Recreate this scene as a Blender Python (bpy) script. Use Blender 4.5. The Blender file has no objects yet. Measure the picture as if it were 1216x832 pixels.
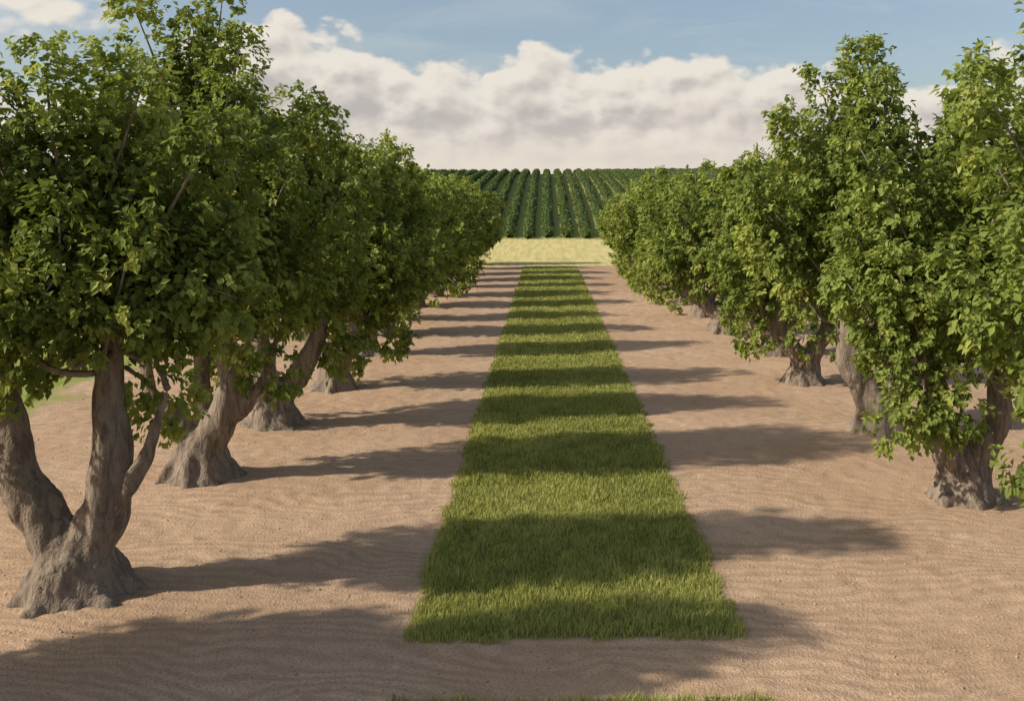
import bpy, bmesh, math, random, time
import numpy as np
from mathutils import Vector, noise as mnoise
T_0=time.time()
def tick(s): print('TIME',s,round(time.time()-T_0,1))
scene=bpy.context.scene
scene.view_settings.view_transform='Standard'
scene.view_settings.look='None'
scene.view_settings.exposure=0
scene.view_settings.gamma=1

SUN_EL=math.radians(33)
SUN_AZ=math.atan2(-1.0,-0.24)   # compass-like, from +Y toward +X

# ---------------------------------------------------------------- helpers
def link(o,parent=None):
    scene.collection.objects.link(o)
    if parent: o.parent=parent
    return o

def build_mesh(name,verts,facegroups,smooth=False,attrs=None,mat=None):
    me=bpy.data.meshes.new(name)
    verts=np.ascontiguousarray(verts,dtype=np.float32)
    me.vertices.add(len(verts)); me.vertices.foreach_set('co',verts.ravel())
    loops=np.concatenate([f.ravel() for f in facegroups]).astype(np.int32)
    tot=np.concatenate([np.full(len(f),f.shape[1]) for f in facegroups]).astype(np.int32)
    start=np.concatenate([[0],np.cumsum(tot)[:-1]]).astype(np.int32)
    me.loops.add(len(loops)); me.loops.foreach_set('vertex_index',loops)
    me.polygons.add(len(tot)); me.polygons.foreach_set('loop_start',start)
    me.update(calc_edges=True)
    me.polygons.foreach_set('use_smooth',np.full(len(tot),smooth,dtype=bool))
    if attrs:
        for k,a in attrs.items():
            if a.ndim==1:
                at=me.attributes.new(k,'FLOAT','POINT'); at.data.foreach_set('value',a.astype(np.float32))
            else:
                at=me.attributes.new(k,'FLOAT_COLOR','POINT'); at.data.foreach_set('color',a.astype(np.float32).ravel())
    if mat: me.materials.append(mat)
    return me

def vnoise(x,y,seed=0.0):
    xi=np.floor(x); yi=np.floor(y); fx=x-xi; fy=y-yi
    fx=fx*fx*(3-2*fx); fy=fy*fy*(3-2*fy)
    def h(a,b):
        s=np.sin(a*127.1+b*311.7+seed*74.7)*43758.5453
        return s-np.floor(s)
    return (h(xi,yi)*(1-fx)+h(xi+1,yi)*fx)*(1-fy)+(h(xi,yi+1)*(1-fx)+h(xi+1,yi+1)*fx)*fy
def fbm(x,y,seed=0,o=4):
    s=0;a=.5;t=0
    for i in range(o):
        s=s+a*vnoise(x,y,seed+i*3.1); t+=a; a*=.5; x=x*2.03+5.2; y=y*2.03+1.7
    return s/t
def sstep(a,b,x):
    t=np.clip((x-a)/(b-a),0,1); return t*t*(3-2*t)
def nrm(a): return a/np.maximum(np.linalg.norm(a,axis=-1,keepdims=True),1e-9)

class NT:
    def __init__(s,nt): s.nt=nt; nt.nodes.clear()
    def n(s,t,**kw):
        nd=s.nt.nodes.new(t)
        for k,v in kw.items(): setattr(nd,k,v)
        return nd
    def l(s,a,b): s.nt.links.new(a,b)
    def put(s,sock,v):
        if v is None: return
        if isinstance(v,bpy.types.NodeSocket): s.l(v,sock)
        else: sock.default_value=v
    def m(s,op,a,b=None,c=None,clamp=False):
        nd=s.n('ShaderNodeMath',operation=op,use_clamp=clamp)
        s.put(nd.inputs[0],a); s.put(nd.inputs[1],b); s.put(nd.inputs[2],c); return nd.outputs[0]
    def vm(s,op,a,b=None):
        nd=s.n('ShaderNodeVectorMath',operation=op); s.put(nd.inputs[0],a); s.put(nd.inputs[1],b); return nd.outputs[0]
    def ss(s,x,a,b,lo=0.,hi=1.):
        nd=s.n('ShaderNodeMapRange',interpolation_type='SMOOTHSTEP')
        s.put(nd.inputs[0],x); s.put(nd.inputs[1],a); s.put(nd.inputs[2],b); s.put(nd.inputs[3],lo); s.put(nd.inputs[4],hi); return nd.outputs[0]
    def mix(s,f,a,b,bt='MIX'):
        nd=s.n('ShaderNodeMix',data_type='RGBA',blend_type=bt)
        s.put(nd.inputs[0],f); s.put(nd.inputs[6],a); s.put(nd.inputs[7],b); return nd.outputs[2]
    def noise(s,v,scale,detail=4,rough=.5,dist=0.,dim='3D'):
        nd=s.n('ShaderNodeTexNoise',noise_dimensions=dim); s.put(nd.inputs['Vector'],v)
        nd.inputs['Scale'].default_value=scale; nd.inputs['Detail'].default_value=detail
        nd.inputs['Roughness'].default_value=rough; nd.inputs['Distortion'].default_value=dist
        return nd.outputs['Fac']
    def attr(s,name):
        return s.n('ShaderNodeAttribute',attribute_name=name)
    def scalev(s,v,sc):
        nd=s.n('ShaderNodeVectorMath',operation='MULTIPLY'); s.put(nd.inputs[0],v); nd.inputs[1].default_value=sc; return nd.outputs[0]

def newmat(name):
    m=bpy.data.materials.new(name); m.use_nodes=True
    return m,NT(m.node_tree)

# ---------------------------------------------------------------- materials
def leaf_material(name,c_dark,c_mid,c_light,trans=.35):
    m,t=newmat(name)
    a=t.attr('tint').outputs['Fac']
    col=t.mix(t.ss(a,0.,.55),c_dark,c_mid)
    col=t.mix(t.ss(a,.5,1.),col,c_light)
    p=t.n('ShaderNodeBsdfPrincipled'); t.l(col,p.inputs['Base Color'])
    p.inputs['Roughness'].default_value=.65; p.inputs['Specular IOR Level'].default_value=.14
    tr=t.n('ShaderNodeBsdfTranslucent')
    tc=t.mix(1.,col,(1.2,1.12,.7,1),'MULTIPLY'); t.l(tc,tr.inputs['Color'])
    ms=t.n('ShaderNodeMixShader'); ms.inputs[0].default_value=trans
    t.l(p.outputs[0],ms.inputs[1]); t.l(tr.outputs[0],ms.inputs[2])
    o=t.n('ShaderNodeOutputMaterial'); t.l(ms.outputs[0],o.inputs[0])
    return m
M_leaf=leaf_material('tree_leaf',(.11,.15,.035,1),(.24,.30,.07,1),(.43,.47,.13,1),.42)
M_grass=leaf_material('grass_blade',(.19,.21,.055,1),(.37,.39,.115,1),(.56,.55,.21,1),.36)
M_vine=leaf_material('vine_leaf',(.055,.085,.022,1),(.11,.15,.035,1),(.18,.22,.06,1),.25)

def bark_material():
    m,t=newmat('bark')
    tc=t.n('ShaderNodeTexCoord').outputs['Object']
    v=t.scalev(tc,(9,9,2.2))
    n1=t.noise(v,1.,4,.65,.6); n2=t.noise(tc,28,2,.6); n3=t.noise(tc,1.7,1,.5)
    col=t.mix(t.ss(n1,.33,.62),(.085,.06,.045,1),(.31,.245,.185,1))
    col=t.mix(t.m('MULTIPLY',t.ss(n3,.45,.7),.4),col,(.27,.225,.18,1))
    col=t.mix(.35,col,t.mix(n2,(.08,.06,.045,1),(.34,.27,.21,1)))
    p=t.n('ShaderNodeBsdfPrincipled'); t.l(col,p.inputs['Base Color']); p.inputs['Roughness'].default_value=.9
    p.inputs['Specular IOR Level'].default_value=.15
    b=t.n('ShaderNodeBump'); b.inputs['Strength'].default_value=.9; b.inputs['Distance'].default_value=.05
    t.l(t.m('ADD',n1,t.m('MULTIPLY',n2,.35)),b.inputs['Height']); t.l(b.outputs[0],p.inputs['Normal'])
    o=t.n('ShaderNodeOutputMaterial'); t.l(p.outputs[0],o.inputs[0]); return m
M_bark=bark_material()

def ground_material():
    m,t=newmat('ground_soil')
    P=t.n('ShaderNodeTexCoord').outputs['Object']
    z=t.attr('zones'); sep=t.n('ShaderNodeSeparateColor'); t.l(z.outputs['Color'],sep.inputs[0])
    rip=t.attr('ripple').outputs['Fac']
    med=t.noise(P,3.2,3,.6,0,'2D'); fine=t.noise(P,26,3,.7,0,'2D'); grit=t.noise(P,80,1,.7,0,'2D')
    big=t.noise(P,.35,2,.55,0,'2D')
    soil=t.mix(t.ss(big,.3,.7),(.49,.33,.215,1),(.56,.39,.265,1))
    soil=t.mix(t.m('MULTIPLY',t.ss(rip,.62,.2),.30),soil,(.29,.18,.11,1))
    soil=t.mix(t.m('MULTIPLY',t.ss(fine,.48,.66),.5),soil,(.26,.165,.10,1))
    soil=t.mix(t.m('MULTIPLY',t.ss(med,.5,.75),.35),soil,(.32,.205,.13,1))
    soil=t.mix(t.m('MULTIPLY',t.ss(grit,.52,.72),.35),soil,(.66,.49,.34,1))
    under=t.mix(fine,(.12,.13,.035,1),(.22,.20,.07,1))
    st=t.noise(t.scalev(P,(2.2,.12,1)),1.,3,.6,0,'2D')
    wheat=t.mix(t.ss(st,.35,.65),(.50,.42,.17,1),(.62,.53,.25,1))
    wheat=t.mix(t.m('MULTIPLY',t.ss(med,.45,.7),.4),wheat,(.40,.37,.12,1))
    sp=t.n('ShaderNodeSeparateXYZ'); t.l(P,sp.inputs[0]); hillm=t.ss(sp.outputs[1],112.,117.)
    mead=t.mix(med,(.19,.23,.055,1),(.34,.35,.11,1))
    mead=t.mix(hillm,mead,t.mix(med,(.24,.27,.075,1),(.38,.38,.14,1)))
    col=t.mix(sep.outputs[2],soil,mead); col=t.mix(sep.outputs[1],col,wheat); col=t.mix(sep.outputs[0],col,under)
    p=t.n('ShaderNodeBsdfPrincipled'); t.l(col,p.inputs['Base Color']); p.inputs['Roughness'].default_value=.97
    p.inputs['Specular IOR Level'].default_value=.05
    h=t.m('ADD',t.m('MULTIPLY',fine,.7),t.m('MULTIPLY',grit,.25)); h=t.m('ADD',h,t.m('MULTIPLY',med,.8))
    b=t.n('ShaderNodeBump'); b.inputs['Strength'].default_value=.7; b.inputs['Distance'].default_value=.045
    t.l(h,b.inputs['Height']); t.l(b.outputs[0],p.inputs['Normal'])
    o=t.n('ShaderNodeOutputMaterial'); t.l(p.outputs[0],o.inputs[0]); return m
M_ground=ground_material()

# ---------------------------------------------------------------- ground
GX0,GX1=-1.58,2.25
def hill(y):
    t=np.clip((y-117)/(236-117),0,1)
    z=10.7*(1.5*t-.5*t**3)
    return z-6*sstep(250,520,y)
def strip_edge(y):
    return (fbm(y*2.3,y*0+3.3,5,3)-.5)*.26, (fbm(y*2.1,y*0+9.3,8,3)-.5)*.26
def ground_h(x,y):
    a,b=strip_edge(y)
    ins=sstep(-.12,.12,x-(GX0+a))*sstep(-.12,.12,(GX1+b)-x)
    alongm=np.maximum(sstep(11.2,11.45,y)*(1-sstep(71.5,72.5,y)), (1-sstep(9.75,9.95,y)))
    g=ins*alongm
    wx=fbm(x*.32,y*.32,1,2)*2.6; w2=fbm(x*1.3,y*1.6,2,2)*.85
    ph=(y+ .10*x + wx*.9 + w2*.55)*(2*math.pi/.235)
    env=sstep(.3,.65,fbm(x*.55,y*.8,7,3))*.8+.2
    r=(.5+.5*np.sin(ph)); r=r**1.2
    rough=fbm(x*4.5,y*4.5,11,2)
    fadefar=1-sstep(45,70,y)
    z=(r*.015*env+(rough-.5)*.042)*(1-g)*fadefar
    z=z+(fbm(x*.22,y*.22,21,2)-.5)*.14*(1-sstep(90,110,y))
    z=z+(fbm(x*.05,y*.03,31,2)-.5)*1.2*sstep(125,180,y)
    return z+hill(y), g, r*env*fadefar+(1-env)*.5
xd=np.arange(-13,13.001,.075)
xo=13+np.cumsum(.12*1.18**np.arange(45)); xo=xo[xo<900]
xs=np.concatenate([-xo[::-1],xd,xo])
ys=[-60.,-40.,-25.,-15.,-8,-3,0,2,3.5,5,6,7]; y=7.5
while y<119: ys.append(y); y+=(max(.042,.0035*y) if y<45 else .0052*y)
while y<900: ys.append(y); y*=1.02
ys=np.array(ys)
X,Y=np.meshgrid(xs,ys)
Z,G,R=ground_h(X,Y)
nx,ny=len(xs),len(ys)
idx=np.arange(nx*ny).reshape(ny,nx)
F=np.stack([idx[:-1,:-1],idx[:-1,1:],idx[1:,1:],idx[1:,:-1]],-1).reshape(-1,4)
en=(fbm(X*.8,Y*.8,41,3)-.5)*1.6
wheat=sstep(-.25,.25,Y-(73.2+en*.5))*(1-sstep(-1,1,Y-118))
mead=np.maximum(np.maximum(sstep(-.3,.5,-X-(11.9+en)),sstep(-.3,.5,X-(17+en))), sstep(116,118,Y))
zones=np.stack([G,wheat,mead,np.ones_like(G)],-1).reshape(-1,4)
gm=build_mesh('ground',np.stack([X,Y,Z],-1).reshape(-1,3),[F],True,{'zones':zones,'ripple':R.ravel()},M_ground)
link(bpy.data.objects.new('ground',gm))
print('ground verts',nx*ny); tick('ground')

# ---------------------------------------------------------------- blades
def blades(name,px,py,pz,h,w,tint,mat,rng,lean=.35):
    n=len(px); a=rng.uniform(0,2*math.pi,n); b=rng.uniform(0,2*math.pi,n)
    side=np.stack([np.cos(a),np.sin(a),np.zeros(n)],-1)*(w*.5)[:,None]
    ld=np.stack([np.cos(b),np.sin(b),np.zeros(n)],-1)*(h*rng.uniform(.05,lean*2,n))[:,None]
    p=np.stack([px,py,pz-.01],-1); up=np.zeros((n,3)); up[:,2]=h
    V=np.stack([p-side,p+side,p+side*.8+up*.55+ld*.35,p-side*.8+up*.55+ld*.35,p+up+ld],1)
    i=np.arange(n)[:,None]*5
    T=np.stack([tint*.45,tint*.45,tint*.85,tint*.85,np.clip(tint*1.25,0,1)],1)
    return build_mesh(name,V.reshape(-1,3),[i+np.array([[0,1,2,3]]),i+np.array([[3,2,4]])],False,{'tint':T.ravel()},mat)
rng=np.random.default_rng(4)
def sample_strip(y0,y1,dens0):
    yy=np.linspace(y0,y1,4000); dn=dens0*(11/np.maximum(yy,8))**1.5
    cdf=np.cumsum(dn); tot=cdf[-1]*(yy[1]-yy[0])*(GX1-GX0+.2); cdf/=cdf[-1]
    n=int(tot); py=np.interp(rng.uniform(0,1,n),cdf,yy); px=rng.uniform(GX0-.14,GX1+.14,n)
    a,b=strip_edge(py)
    k=(px>GX0+a-.04*rng.normal(size=n))&(px<GX1+b+.04*rng.normal(size=n))
    k&=~((py<y0+.3)&(rng.uniform(0,1,n)>(py-y0+.05+(fbm(px*3,py*0,3,3)-.5)*.5)/.3))
    return px[k],py[k]
a1=sample_strip(11.2,72.3,2900); a2=sample_strip(7.0,9.95,1800)
px=np.concatenate([a1[0],a2[0]]); py=np.concatenate([a1[1],a2[1]])
pz,_,_=ground_h(px,py)
clump=fbm(px*3.5,py*3.5,61,3); patch=fbm(px*.6,py*.6,66,3)
h=(.045+.10*clump)*rng.uniform(.6,1.25,len(px)); w=.010*np.maximum(py,11)/11*rng.uniform(.7,1.3,len(px))
tint=np.clip(.25+.5*patch+.35*(clump-.3)+rng.normal(0,.18,len(px)),0,1)
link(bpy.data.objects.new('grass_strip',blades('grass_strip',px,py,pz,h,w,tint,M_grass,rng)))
print('blades',len(px)); tick('blades')

def octs(name,px,py,pz,s,mat):
    n=len(px); base=np.array([[1,0,0],[0,1,0],[-1,0,0],[0,-1,0],[0,0,.8],[0,0,-.6]],float)
    V=base[None]*s[:,None,None]*rng.uniform(.6,1.3,(n,6,1)); an=rng.uniform(0,6.28,n)
    c,sn=np.cos(an)[:,None],np.sin(an)[:,None]
    V=np.stack([V[...,0]*c-V[...,1]*sn,V[...,0]*sn+V[...,1]*c,V[...,2]],-1)
    V+=np.stack([px,py,pz],-1)[:,None]
    i=np.arange(n)[:,None]*6
    F=[i+np.array([[a,b,4]]) for a,b in ((0,1),(1,2),(2,3),(3,0))]+[i+np.array([[b,a,5]]) for a,b in ((0,1),(1,2),(2,3),(3,0))]
    return build_mesh(name,V.reshape(-1,3),F,True,{'ripple':np.repeat(rng.uniform(0,1,n),6),'zones':np.zeros((n*6,4))},mat)
n=20000
py=8+35*rng.uniform(0,1,n)**1.8; px=rng.uniform(-12,12,n)
k=((px<GX0-.12)|(px>GX1+.12)|((py>10.1)&(py<11.1))); px,py=px[k],py[k]
pz,_,_=ground_h(px,py); s=.006+.020*rng.uniform(0,1,len(px))**3
link(bpy.data.objects.new('soil_clods',octs('soil_clods',px,py,pz,s,M_ground)))

# ---------------------------------------------------------------- trees
LP=np.array([[0,0,0],[-.34,.45,.11],[0,1,-.10],[.34,.45,.11]])
def leaves(pos,axis,nor,L,tint):
    n=len(pos); axis=nrm(axis); nor=nor-axis*np.sum(nor*axis,-1,keepdims=True); nor=nrm(nor); sd=np.cross(axis,nor)
    V=pos[:,None]+(sd[:,None]*LP[None,:,0:1]+axis[:,None]*LP[None,:,1:2]+nor[:,None]*LP[None,:,2:3])*L[:,None,None]
    return V.reshape(-1,3),np.repeat(tint,4)

def tube(bm,pts,rad,seg=12,cap=True):
    pts=[Vector(p) for p in pts]; rings=[]
    u=None
    for i,p in enumerate(pts):
        d=(pts[min(i+1,len(pts)-1)]-pts[max(i-1,0)]).normalized()
        if u is None: u=d.orthogonal().normalized()
        u=(u-d*u.dot(d)).normalized(); v=d.cross(u)
        rings.append([bm.verts.new(p+(u*math.cos(a)+v*math.sin(a))*rad[i]) for a in [2*math.pi*j/seg for j in range(seg)]])
    for i in range(len(rings)-1):
        for j in range(seg):
            bm.faces.new((rings[i][j],rings[i][(j+1)%seg],rings[i+1][(j+1)%seg],rings[i+1][j]))
    if cap:
        bm.faces.new(rings[0][::-1]); bm.faces.new(rings[-1])
def smoothpath(pts,rad,k=4):
    P=[Vector(p) for p in pts]; o=[];r=[]
    for i in range(len(P)-1):
        p0=P[max(i-1,0)];p1=P[i];p2=P[i+1];p3=P[min(i+2,len(P)-1)]
        for j in range(k):
            t=j/k
            o.append(.5*((2*p1)+(p2-p0)*t+(2*p0-5*p1+4*p2-p3)*t*t+(3*p1-p0-3*p2+p3)*t**3)); r.append(rad[i]*(1-t)+rad[i+1]*t)
    o.append(P[-1]); r.append(rad[-1]); return o,r

def make_tree(tag,seed,H,zb,rx,ry,npl,ntw,nlf,leaf,trunk_r=.45,limbs=None,fork=.8,hang=4,rp=1.0):
    R_=np.random.default_rng(seed); rd=random.Random(seed)
    bm=bmesh.new()
    bend=rd.uniform(-.1,.1)
    p,r=smoothpath([(0,0,-.35),(0,0,.0),(bend*.3,0,.25),(bend*.7,.02,.55),(bend,.0,fork+.1)],
                   [trunk_r*1.7,trunk_r*1.38,trunk_r*1.08,trunk_r*.93,trunk_r*.55],4)
    tube(bm,p,r,20)
    for i in range(7):
        a=2*math.pi*i/7+rd.uniform(-.3,.3); L=trunk_r*rd.uniform(1.5,1.9)
        p,r=smoothpath([(math.cos(a)*trunk_r*.5,math.sin(a)*trunk_r*.5,.55),(math.cos(a)*trunk_r*.95,math.sin(a)*trunk_r*.95,.16),(math.cos(a+.1)*L,math.sin(a+.1)*L,-.1)],
                       [trunk_r*.36,trunk_r*.38,trunk_r*.18],3)
        tube(bm,p,r,10)
    if limbs is None:
        limbs=[]; nl=rd.choice([2,3,3]); off=rd.uniform(-.3,.3)
        for i in range(nl):
            a=off+2*math.pi*i/nl; q=rd.uniform(.85,1.2)
            cx,cy=math.cos(a),math.sin(a)*.6
            limbs.append(([(bend*.8,0,fork-.3),(cx*.42*q,cy*.38,fork+.25),(cx*.8*q,cy*.7,fork+.9*q),(cx*.8*q+rd.uniform(-.2,.2),cy*.9,fork+2.1),(cx*1.25*q,cy*1.1,min(H-1.6,fork+3.6))],
                          [trunk_r*.74,trunk_r*.60,trunk_r*.46,trunk_r*.28,.05]))
        a=rd.uniform(-.5,.5)+(math.pi if rd.random()<.5 else 0)
        limbs.append(([(0,0,fork-.1),(math.cos(a)*.5,-.15,fork+.25),(math.cos(a)*.95,-.2,fork+.7),(math.cos(a)*1.4,-.2,fork+1.6)],[trunk_r*.35,trunk_r*.3,trunk_r*.24,.04]))
    limbpts=[]
    for P_,Rr in limbs:
        p,r=smoothpath(P_,Rr,5); tube(bm,p,r,12)
        limbpts+= [q for q in p[6:]]
    me=bpy.data.meshes.new('tmp'); bm.to_mesh(me); bm.free()
    ob=bpy.data.objects.new('tmp',me); scene.collection.objects.link(ob)
    md=ob.modifiers.new('r','REMESH'); md.mode='VOXEL'; md.voxel_size=.05
    sm=ob.modifiers.new('s','SMOOTH'); sm.iterations=5; sm.factor=.5
    dg=bpy.context.evaluated_depsgraph_get()
    tm=bpy.data.meshes.new_from_object(ob.evaluated_get(dg)); bpy.data.objects.remove(ob)
    off=Vector((seed*3.7,0,0))
    for v in tm.vertices:
        c=v.co; f=Vector((c.x*4.2,c.y*4.2,c.z*1.1))+off
        d=mnoise.noise(f)*.075+ (abs(mnoise.noise(Vector((c.x*9,c.y*9,c.z*1.6))+off))-.2)*.06
        d*=min(1.,max(.25,1.3-c.z*.3)); v.co=c+v.normal*d
    tick('wood')
    cz=zb+.42*(H-zb); tips=[]
    for i in range(npl*2):
        zz=1-2*(i+.5)/(npl*2*.78) 
        if zz<-.85: break
        ph=i*2.39996+R_.uniform(-.35,.35); q=math.sqrt(max(0,1-zz*zz)); s=R_.uniform(.80,1.18)
        rz=(H-cz) if zz>0 else (cz-zb)
        tips.append((math.cos(ph)*q*rx*s*(1 if zz>0 else .97),math.sin(ph)*q*ry*s,cz+zz*rz*min(s,1.02)))
    keep=R_.permutation(len(tips))[:npl]; tips=[tips[i] for i in sorted(keep)]
    for i in range(hang):
        a=R_.uniform(0,6.28); tips.append((math.cos(a)*rx*.8,math.sin(a)*ry*.8,zb-R_.uniform(.1,.55)))
    VV=[];TT=[]; bm=bmesh.new(); bm.from_mesh(tm)
    C=np.array([0,0,cz])
    for tp in tips:
        tp=np.array(tp); rel=(tp[2]-cz)
        if rel>-.4: base=np.array([tp[0]*.5,tp[1]*.5,max(tp[2]-R_.uniform(1.4,2.1),zb+.5)])
        else: base=np.array([tp[0]*.45,tp[1]*.45,tp[2]+R_.uniform(.1,.7)])
        ax=tp-base; L=np.linalg.norm(ax); ax=ax/L
        Rp=rp*R_.uniform(.33,.50)*(1.0 if rel<.8*(H-cz) else .9)
        ntw_=int(ntw*L*Rp/.75)
        t=R_.uniform(0,1.04,ntw_)**.8; prof=np.sqrt(np.clip(1-((t-.42)/.66)**2,.02,1))
        th=R_.uniform(0,6.28,ntw_); e1=nrm(np.cross(ax,[.3,.2,.9])); e2=np.cross(ax,e1)
        rad=e1[None]*np.cos(th)[:,None]+e2[None]*np.sin(th)[:,None]
        lump=.75+.5*fbm(th*1.1+seed,t*4+tp[0],7,2)
        rr=Rp*prof*lump*R_.uniform(.35,1.,ntw_)**.5
        c=base+ax*(t*L)[:,None]+rad*rr[:,None]
        o=nrm(rad*.9+ax*.55+R_.normal(0,.25,(ntw_,3))+np.array([0,0,-.12]))
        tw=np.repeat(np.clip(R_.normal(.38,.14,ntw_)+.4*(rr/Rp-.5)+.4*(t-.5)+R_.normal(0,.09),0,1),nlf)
        cc=np.repeat(c,nlf,0); oo=np.repeat(o,nlf,0); N=len(cc)
        pos=cc+oo*R_.uniform(-.05,.19,(N,1))+R_.normal(0,.042,(N,3))
        axl=oo*.7+R_.normal(0,.45,(N,3))+np.array([0,0,-.45])
        nr=np.array([0,0,.8])+oo*1.0+R_.normal(0,.28,(N,3))
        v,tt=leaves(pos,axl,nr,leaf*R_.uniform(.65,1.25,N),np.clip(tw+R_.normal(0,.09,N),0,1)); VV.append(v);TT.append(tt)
        b=Vector(base); src=min(limbpts,key=lambda q:(q-b).length+ (0 if q.z<b.z+.2 else 1.))
        mid=(src+b)*.5+Vector((0,0,-.12)); e=Vector(base+ax*L*.85)
        p,r=smoothpath([src,mid,b,e],[.05,.042,.032,.008],3); tube(bm,p,r,6)
    N=int(len(VV)*ntw*nlf*.10); d=nrm(R_.normal(size=(N,3)))*R_.uniform(.2,.8,(N,1))**.6
    pos=C+d*np.array([rx,ry,1])*.75; pos[:,2]=cz+d[:,2]*np.where(d[:,2]>0,H-cz,cz-zb)*.68
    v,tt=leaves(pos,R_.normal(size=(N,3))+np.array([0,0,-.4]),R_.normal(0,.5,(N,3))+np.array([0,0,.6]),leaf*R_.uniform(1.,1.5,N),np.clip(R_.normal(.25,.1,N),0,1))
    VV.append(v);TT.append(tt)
    V=np.concatenate(VV);T=np.concatenate(TT); n=len(V)//4; i=np.arange(n)[:,None]*4
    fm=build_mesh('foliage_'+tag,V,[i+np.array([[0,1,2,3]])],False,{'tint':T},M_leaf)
    bm.to_mesh(tm); bm.free(); tm.name='trunk_'+tag; tm.materials.clear(); tm.materials.append(M_bark)
    tm.polygons.foreach_set('use_smooth',np.ones(len(tm.polygons),dtype=bool)); tm.update()
    print(tag,'leaves',n,'trunk',len(tm.vertices)); tick(tag)
    return tm,fm

L1_limbs=[([(-.08,0,.35),(-.42,0,.95),(-.78,.05,1.5),(-.92,.1,2.4),(-1.3,.1,4.2)],[.38,.31,.26,.19,.05]),
          ([(.06,0,.35),(.35,-.02,1.0),(.45,0,1.8),(.40,.05,2.8),(.7,0,4.8)],[.36,.28,.23,.17,.05]),
          ([(.32,0,1.0),(.60,-.1,1.25),(.88,-.1,1.65),(1.2,-.1,2.6)],[.17,.14,.11,.04])]
L2_limbs=[([(.05,0,.4),(.36,0,1.1),(.55,0,1.7),(.48,0,2.6),(.75,0,5)],[.36,.28,.22,.17,.05]),
          ([(-.1,0,.5),(-.42,-.05,1.05),(-.85,-.05,1.45),(-1.0,0,2.2),(-1.1,0,3.6)],[.27,.20,.15,.1,.04]),
          ([(.3,0,.95),(.8,0,1.3),(1.2,0,1.9),(1.5,0,3)],[.17,.13,.10,.04]),
          ([(0,.1,.7),(-.05,.3,1.5),(-.1,.3,2.6),(-.2,0,5.5)],[.20,.15,.12,.05])]
R1_limbs=[([(-.05,0,.45),(-.32,0,1.0),(-.46,.05,1.5),(-.5,.1,2.4),(-1.0,.1,4.2)],[.34,.28,.23,.17,.05]),
          ([(.08,0,.45),(.38,0,.95),(.66,0,1.4),(.72,.05,2.3),(1.0,0,4.4)],[.33,.27,.22,.16,.05]),
          ([(-.25,0,.8),(-.75,-.1,1.25),(-1.15,-.1,1.7),(-1.5,-.1,2.8)],[.15,.12,.09,.04])]
VAR={}
VAR['A']=make_tree('A',11,6.95,2.55,2.45,1.15,44,66,13,.125,.52,L1_limbs,.7,2)
VAR['B']=make_tree('B',12,8.9,2.0,2.35,1.15,48,62,13,.125,.48,L2_limbs,.75,3)
VAR['C']=make_tree('C',13,7.4,1.8,2.4,1.1,42,48,12,.15,.45)
VAR['D']=make_tree('D',24,7.9,1.85,2.7,1.2,44,62,13,.13,.44,R1_limbs,.7,4)
VAR['E']=make_tree('E',15,6.9,1.5,2.4,1.1,40,40,11,.165,.42)
VAR['F']=make_tree('F',16,6.8,1.0,2.65,1.15,38,28,8,.23,.42)
VAR['G']=make_tree('G',17,6.4,1.0,2.75,1.15,38,28,8,.23,.42)

def place(v,x,y,s=1.,rot=0.,mx=1,sy=1.):
    e=bpy.data.objects.new('orchard_tree',None); e.empty_display_size=.5; link(e)
    z,_,_=ground_h(np.array([float(x)]),np.array([float(y)]))
    e.location=(x,y,float(z[0])-.02); e.rotation_euler=(0,0,math.radians(rot)); e.scale=(s*mx,s*sy,s)
    a=bpy.data.objects.new('trunk',VAR[v][0]); link(a,e)
    b=bpy.data.objects.new('foliage',VAR[v][1]); link(b,e)
rr=random.Random(3)
place('A',-5.95,12.6)
place('B',-6.17,17.8)
place('C',-6.0,22.0,1.0,4)
place('E',-5.55,26.2,1.0,180)
place('C',-5.75,31.6,.93,176)
place('D',-8.1,9.3,.92,0)
yy=36.2; i=0
while yy<75:
    place('FG'[i%2],-5.9+rr.uniform(-.25,.25),yy,rr.uniform(.95,1.04),rr.uniform(-8,8)+180*(i%3==1),rr.choice([1,-1])); yy+=rr.uniform(4.5,5.0); i+=1
place('B',7.25,11.5,.99,180)
place('D',6.95,16.6,.93,3)
place('D',7.15,21.2,1.08,183,1)
place('E',7.0,27.0,.95,0)
place('C',7.2,31.6,.85,5,-1)
yy=36.8; i=0
while yy<75:
    place('GF'[i%2],6.35+rr.uniform(-.25,.25),yy,rr.uniform(.93,1.0),rr.uniform(-8,8)+180*(i%3==1),rr.choice([1,-1])); yy+=rr.uniform(4.6,5.1); i+=1

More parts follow.
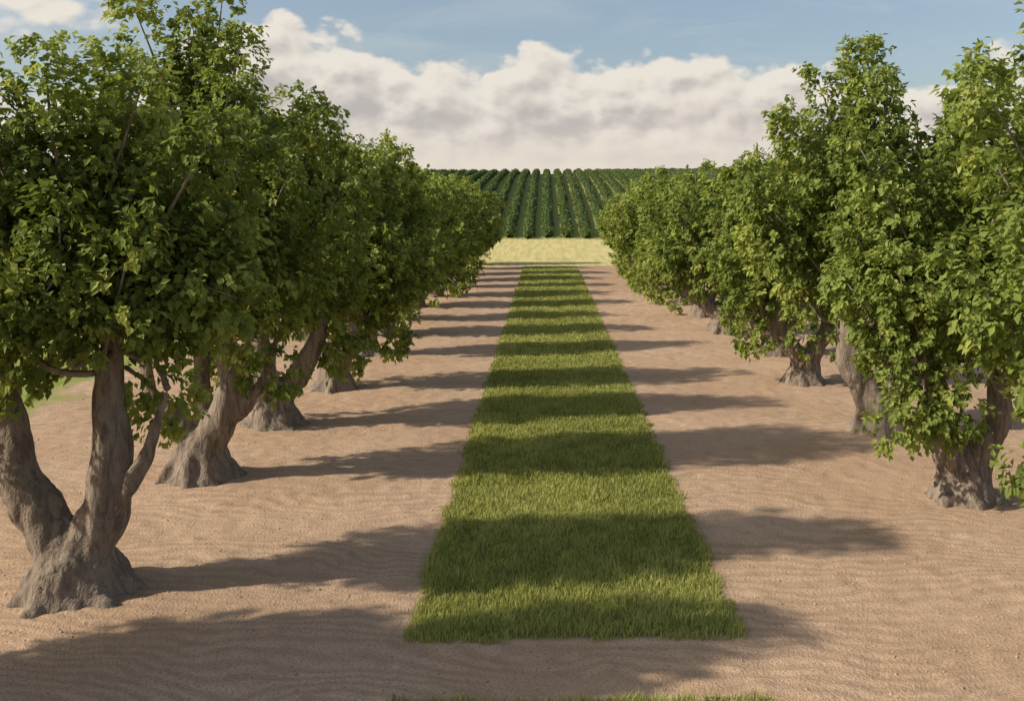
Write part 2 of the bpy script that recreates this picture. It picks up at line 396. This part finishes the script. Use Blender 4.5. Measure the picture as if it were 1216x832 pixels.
# ---------------------------------------------------------------- vineyard on the hill
VV=[];FF=[];TT=[];base=0; LV=[];LT=[]
for row in range(-20,23):
    x0=row*2.3+.25
    yv=np.arange(118.5+rng.uniform(-.4,.4),243,.8); n=len(yv)
    sec=np.array([[-.42,-.1],[-.58,.35],[-.48,.72],[-.2,.95],[.2,.95],[.48,.72],[.58,.35],[.42,-.1]])
    xc=x0+(fbm(yv*.2,yv*0+row,3,2)-.5)*.2
    gz=ground_h(xc,yv)[0]
    endr=np.clip((yv-yv[0])/.8,.15,1)**.5
    nn=.82+.36*vnoise(yv[:,None]*1.3+row*9,np.arange(8)[None]*1.7+0*yv[:,None],3)
    V=np.stack([xc[:,None]+sec[None,:,0]*nn*endr[:,None],yv[:,None]+0*nn,gz[:,None]+sec[None,:,1]*nn*endr[:,None]],-1)
    id_=base+np.arange(n*8).reshape(n,8)
    FF.append(np.stack([id_[:-1,:-1],id_[:-1,1:],id_[1:,1:],id_[1:,:-1]],-1).reshape(-1,4))
    VV.append(V.reshape(-1,3)); TT.append(np.full(n*8,.12)); base+=n*8
    if abs(row)<=12:
        N=1700; ly=yv[0]-.3+(242-yv[0])*rng.uniform(0,1,N)**1.25; th=rng.uniform(-.2,math.pi+.2,N)
        lx=x0+np.cos(th)*.56; lz=ground_h(np.full(N,x0),ly)[0]+.3+np.sin(th)*.68
        o=np.stack([np.cos(th),rng.normal(0,.4,N),np.sin(th)],-1)
        v,t_=leaves(np.stack([lx,ly,lz],-1),rng.normal(size=(N,3)),o+rng.normal(0,.4,(N,3)),rng.uniform(.25,.45,N),np.clip(rng.normal(.5,.25,N),0,1))
        LV.append(v);LT.append(t_)
nb=base; LVa=np.concatenate(LV); i=nb+np.arange(len(LVa)//4)[:,None]*4
vm_=build_mesh('vineyard_rows',np.concatenate(VV+[LVa]),[np.concatenate(FF),i+np.array([[0,1,2,3]])],False,{'tint':np.concatenate(TT+LT)},M_vine)
link(bpy.data.objects.new('vineyard_rows',vm_))
tick('vines')

# ---------------------------------------------------------------- sky
w=bpy.data.worlds.new('sky'); scene.world=w; w.use_nodes=True; t=NT(w.node_tree)
w.cycles.sampling_method='MANUAL'; w.cycles.sample_map_resolution=512
sky=t.n('ShaderNodeTexSky',sky_type='NISHITA'); sky.sun_disc=False; sky.sun_elevation=SUN_EL; sky.sun_rotation=SUN_AZ%(2*math.pi)
sky.air_density=1.0; sky.dust_density=2.0; sky.ozone_density=1.0
bg=t.n('ShaderNodeBackground'); t.l(sky.outputs[0],bg.inputs[0]); bg.inputs[1].default_value=.125
D=t.n('ShaderNodeTexCoord').outputs['Generated']
s=t.n('ShaderNodeSeparateXYZ'); t.l(D,s.inputs[0])
u=t.m('ARCTAN2',s.outputs[0],s.outputs[1])
hor=t.m('SQRT',t.m('ADD',t.m('MULTIPLY',s.outputs[0],s.outputs[0]),t.m('MULTIPLY',s.outputs[1],s.outputs[1])))
v=t.m('DIVIDE',s.outputs[2],t.m('MAXIMUM',hor,.001))
def comb(a,b,c=0.):
    n=t.n('ShaderNodeCombineXYZ'); t.put(n.inputs[0],a); t.put(n.inputs[1],b); t.put(n.inputs[2],c); return n.outputs[0]
P=comb(u,t.m('MULTIPLY',v,1.5))
def voro(vec,scale):
    n=t.n('ShaderNodeTexVoronoi',feature='F1',voronoi_dimensions='2D'); t.l(vec,n.inputs['Vector']); n.inputs['Scale'].default_value=scale
    n.inputs['Detail'].default_value=2.; n.inputs['Roughness'].default_value=.5; return n.outputs['Distance']
def field(off):
    Q=t.vm('ADD',P,off)
    n1=t.noise(Q,11,6,.55,0,'2D'); wv=t.vm('ADD',Q,comb(t.m('MULTIPLY',n1,.03),t.m('MULTIPLY',n1,-.02)))
    v1=voro(wv,19)
    return t.m('ADD',t.m('MULTIPLY',t.m('SUBTRACT',n1,.5),.085),t.m('MULTIPLY',t.m('SUBTRACT',.42,v1),.036))
f0=field((0,0,0)); f1=field((-.009,.014,0))
relief=t.m('SUBTRACT',f0,f1)
fc=t.n('ShaderNodeFloatCurve'); cur=fc.mapping.curves[0]
def cx(px_): return ((px_-648)/1182+1.2)/2.4
prof=[(0,.62),(.2,.7),(cx(120),.60),(cx(195),.66),(cx(235),.80),(cx(280),.90),(cx(340),.92),(cx(420),.88),(cx(475),.80),(cx(515),.74),(cx(560),.78),(cx(640),.80),(cx(720),.82),(cx(780),.78),(cx(860),.76),(cx(930),.77),(cx(990),.68),(cx(1040),.56),(cx(1110),.66),(cx(1200),.68),(.85,.7),(1,.6)]
cur.points[0].location=prof[0]; cur.points[1].location=prof[-1]
for a,b in prof[1:-1]: cur.points.new(a,b)
fc.mapping.update()
t.l(t.m('DIVIDE',t.m('ADD',u,1.2),2.4,clamp=True),fc.inputs[1])
T0=t.m('MULTIPLY',fc.outputs[0],.2)
def layer(Tk,amp):
    return t.m('ADD',t.m('SUBTRACT',Tk,v),t.m('MULTIPLY',f0,amp))
def shade(d,k,depthk,lo,hi):
    x=t.m('ADD',t.m('SUBTRACT',k,t.m('MULTIPLY',d,depthk)),t.m('MULTIPLY',relief,20.))
    return t.mix(t.ss(x,0.,1.),lo,hi)
BR=(1.0,.93,.83,1)
d0=layer(T0,.9); c0=shade(d0,1.1,10.5,(.62,.575,.55,1),BR); m0=t.ss(d0,0.,.018)
T1=t.m('ADD',.045,t.m('MULTIPLY',t.noise(comb(u,3.3),4.5,2,.5,0,'2D'),.09)); d1=layer(T1,.9); c1=shade(d1,1.05,8.,(.74,.67,.62,1),(1.0,.91,.80,1)); m1=t.m('MULTIPLY',t.ss(d1,0.,.04),.7)
def blob(u0,v0,su,r):
    a=t.m('MULTIPLY',t.m('SUBTRACT',u,u0),su); b=t.m('SUBTRACT',v,v0)
    return t.m('ADD',t.m('SUBTRACT',r,t.m('SQRT',t.m('ADD',t.m('MULTIPLY',a,a),t.m('MULTIPLY',b,b)))),t.m('MULTIPLY',f0,.8))
db=t.m('MAXIMUM',blob(-.51,.19,.4,.055),blob(.365,.142,.7,.014)); cb=shade(db,1.0,9.,(.68,.62,.59,1),BR); mb=t.ss(db,0.,.025)
col=t.mix(m1,c0,c1)
haze=t.ss(v,.085,.01)
col=t.mix(t.m('MULTIPLY',haze,.8),col,(.99,.89,.77,1))
mask=t.m('MAXIMUM',m0,m1)
col=t.mix(mask,cb,col); mask=t.m('MAXIMUM',mask,mb)
ci=t.noise(t.scalev(P,(2.2,7,1)),2.2,4,.6,.4,'2D'); cim=t.m('ADD',.10,t.m('MULTIPLY',t.ss(ci,.42,.8),.25))
col=t.mix(t.ss(mask,0.,.05),(.80,.84,.80,1),col)
mask=t.m('MAXIMUM',mask,cim)
bc=t.n('ShaderNodeBackground'); t.l(col,bc.inputs[0]); bc.inputs[1].default_value=.82
ms=t.n('ShaderNodeMixShader'); t.l(mask,ms.inputs[0]); t.l(bg.outputs[0],ms.inputs[1]); t.l(bc.outputs[0],ms.inputs[2])
o=t.n('ShaderNodeOutputWorld'); t.l(ms.outputs[0],o.inputs[0])

# ---------------------------------------------------------------- sun
sd=bpy.data.lights.new('sun','SUN'); sd.energy=5.0; sd.angle=math.radians(1.1); sd.color=(1,.92,.78)
so=link(bpy.data.objects.new('sun',sd)); 
tosun=Vector((math.cos(SUN_EL)*math.sin(SUN_AZ),math.cos(SUN_EL)*math.cos(SUN_AZ),math.sin(SUN_EL)))
so.rotation_euler=tosun.to_track_quat('Z','Y').to_euler(); so.location=(-30,0,30)

# ---------------------------------------------------------------- camera
cd=bpy.data.cameras.new('camera'); cd.lens=35; cd.sensor_width=36; cd.shift_x=-.0329; cd.shift_y=-.1488; cd.clip_end=3000
co=link(bpy.data.objects.new('camera',cd)); co.location=(0,0,5); co.rotation_euler=(math.radians(90),0,0)
scene.camera=co
tick('end')
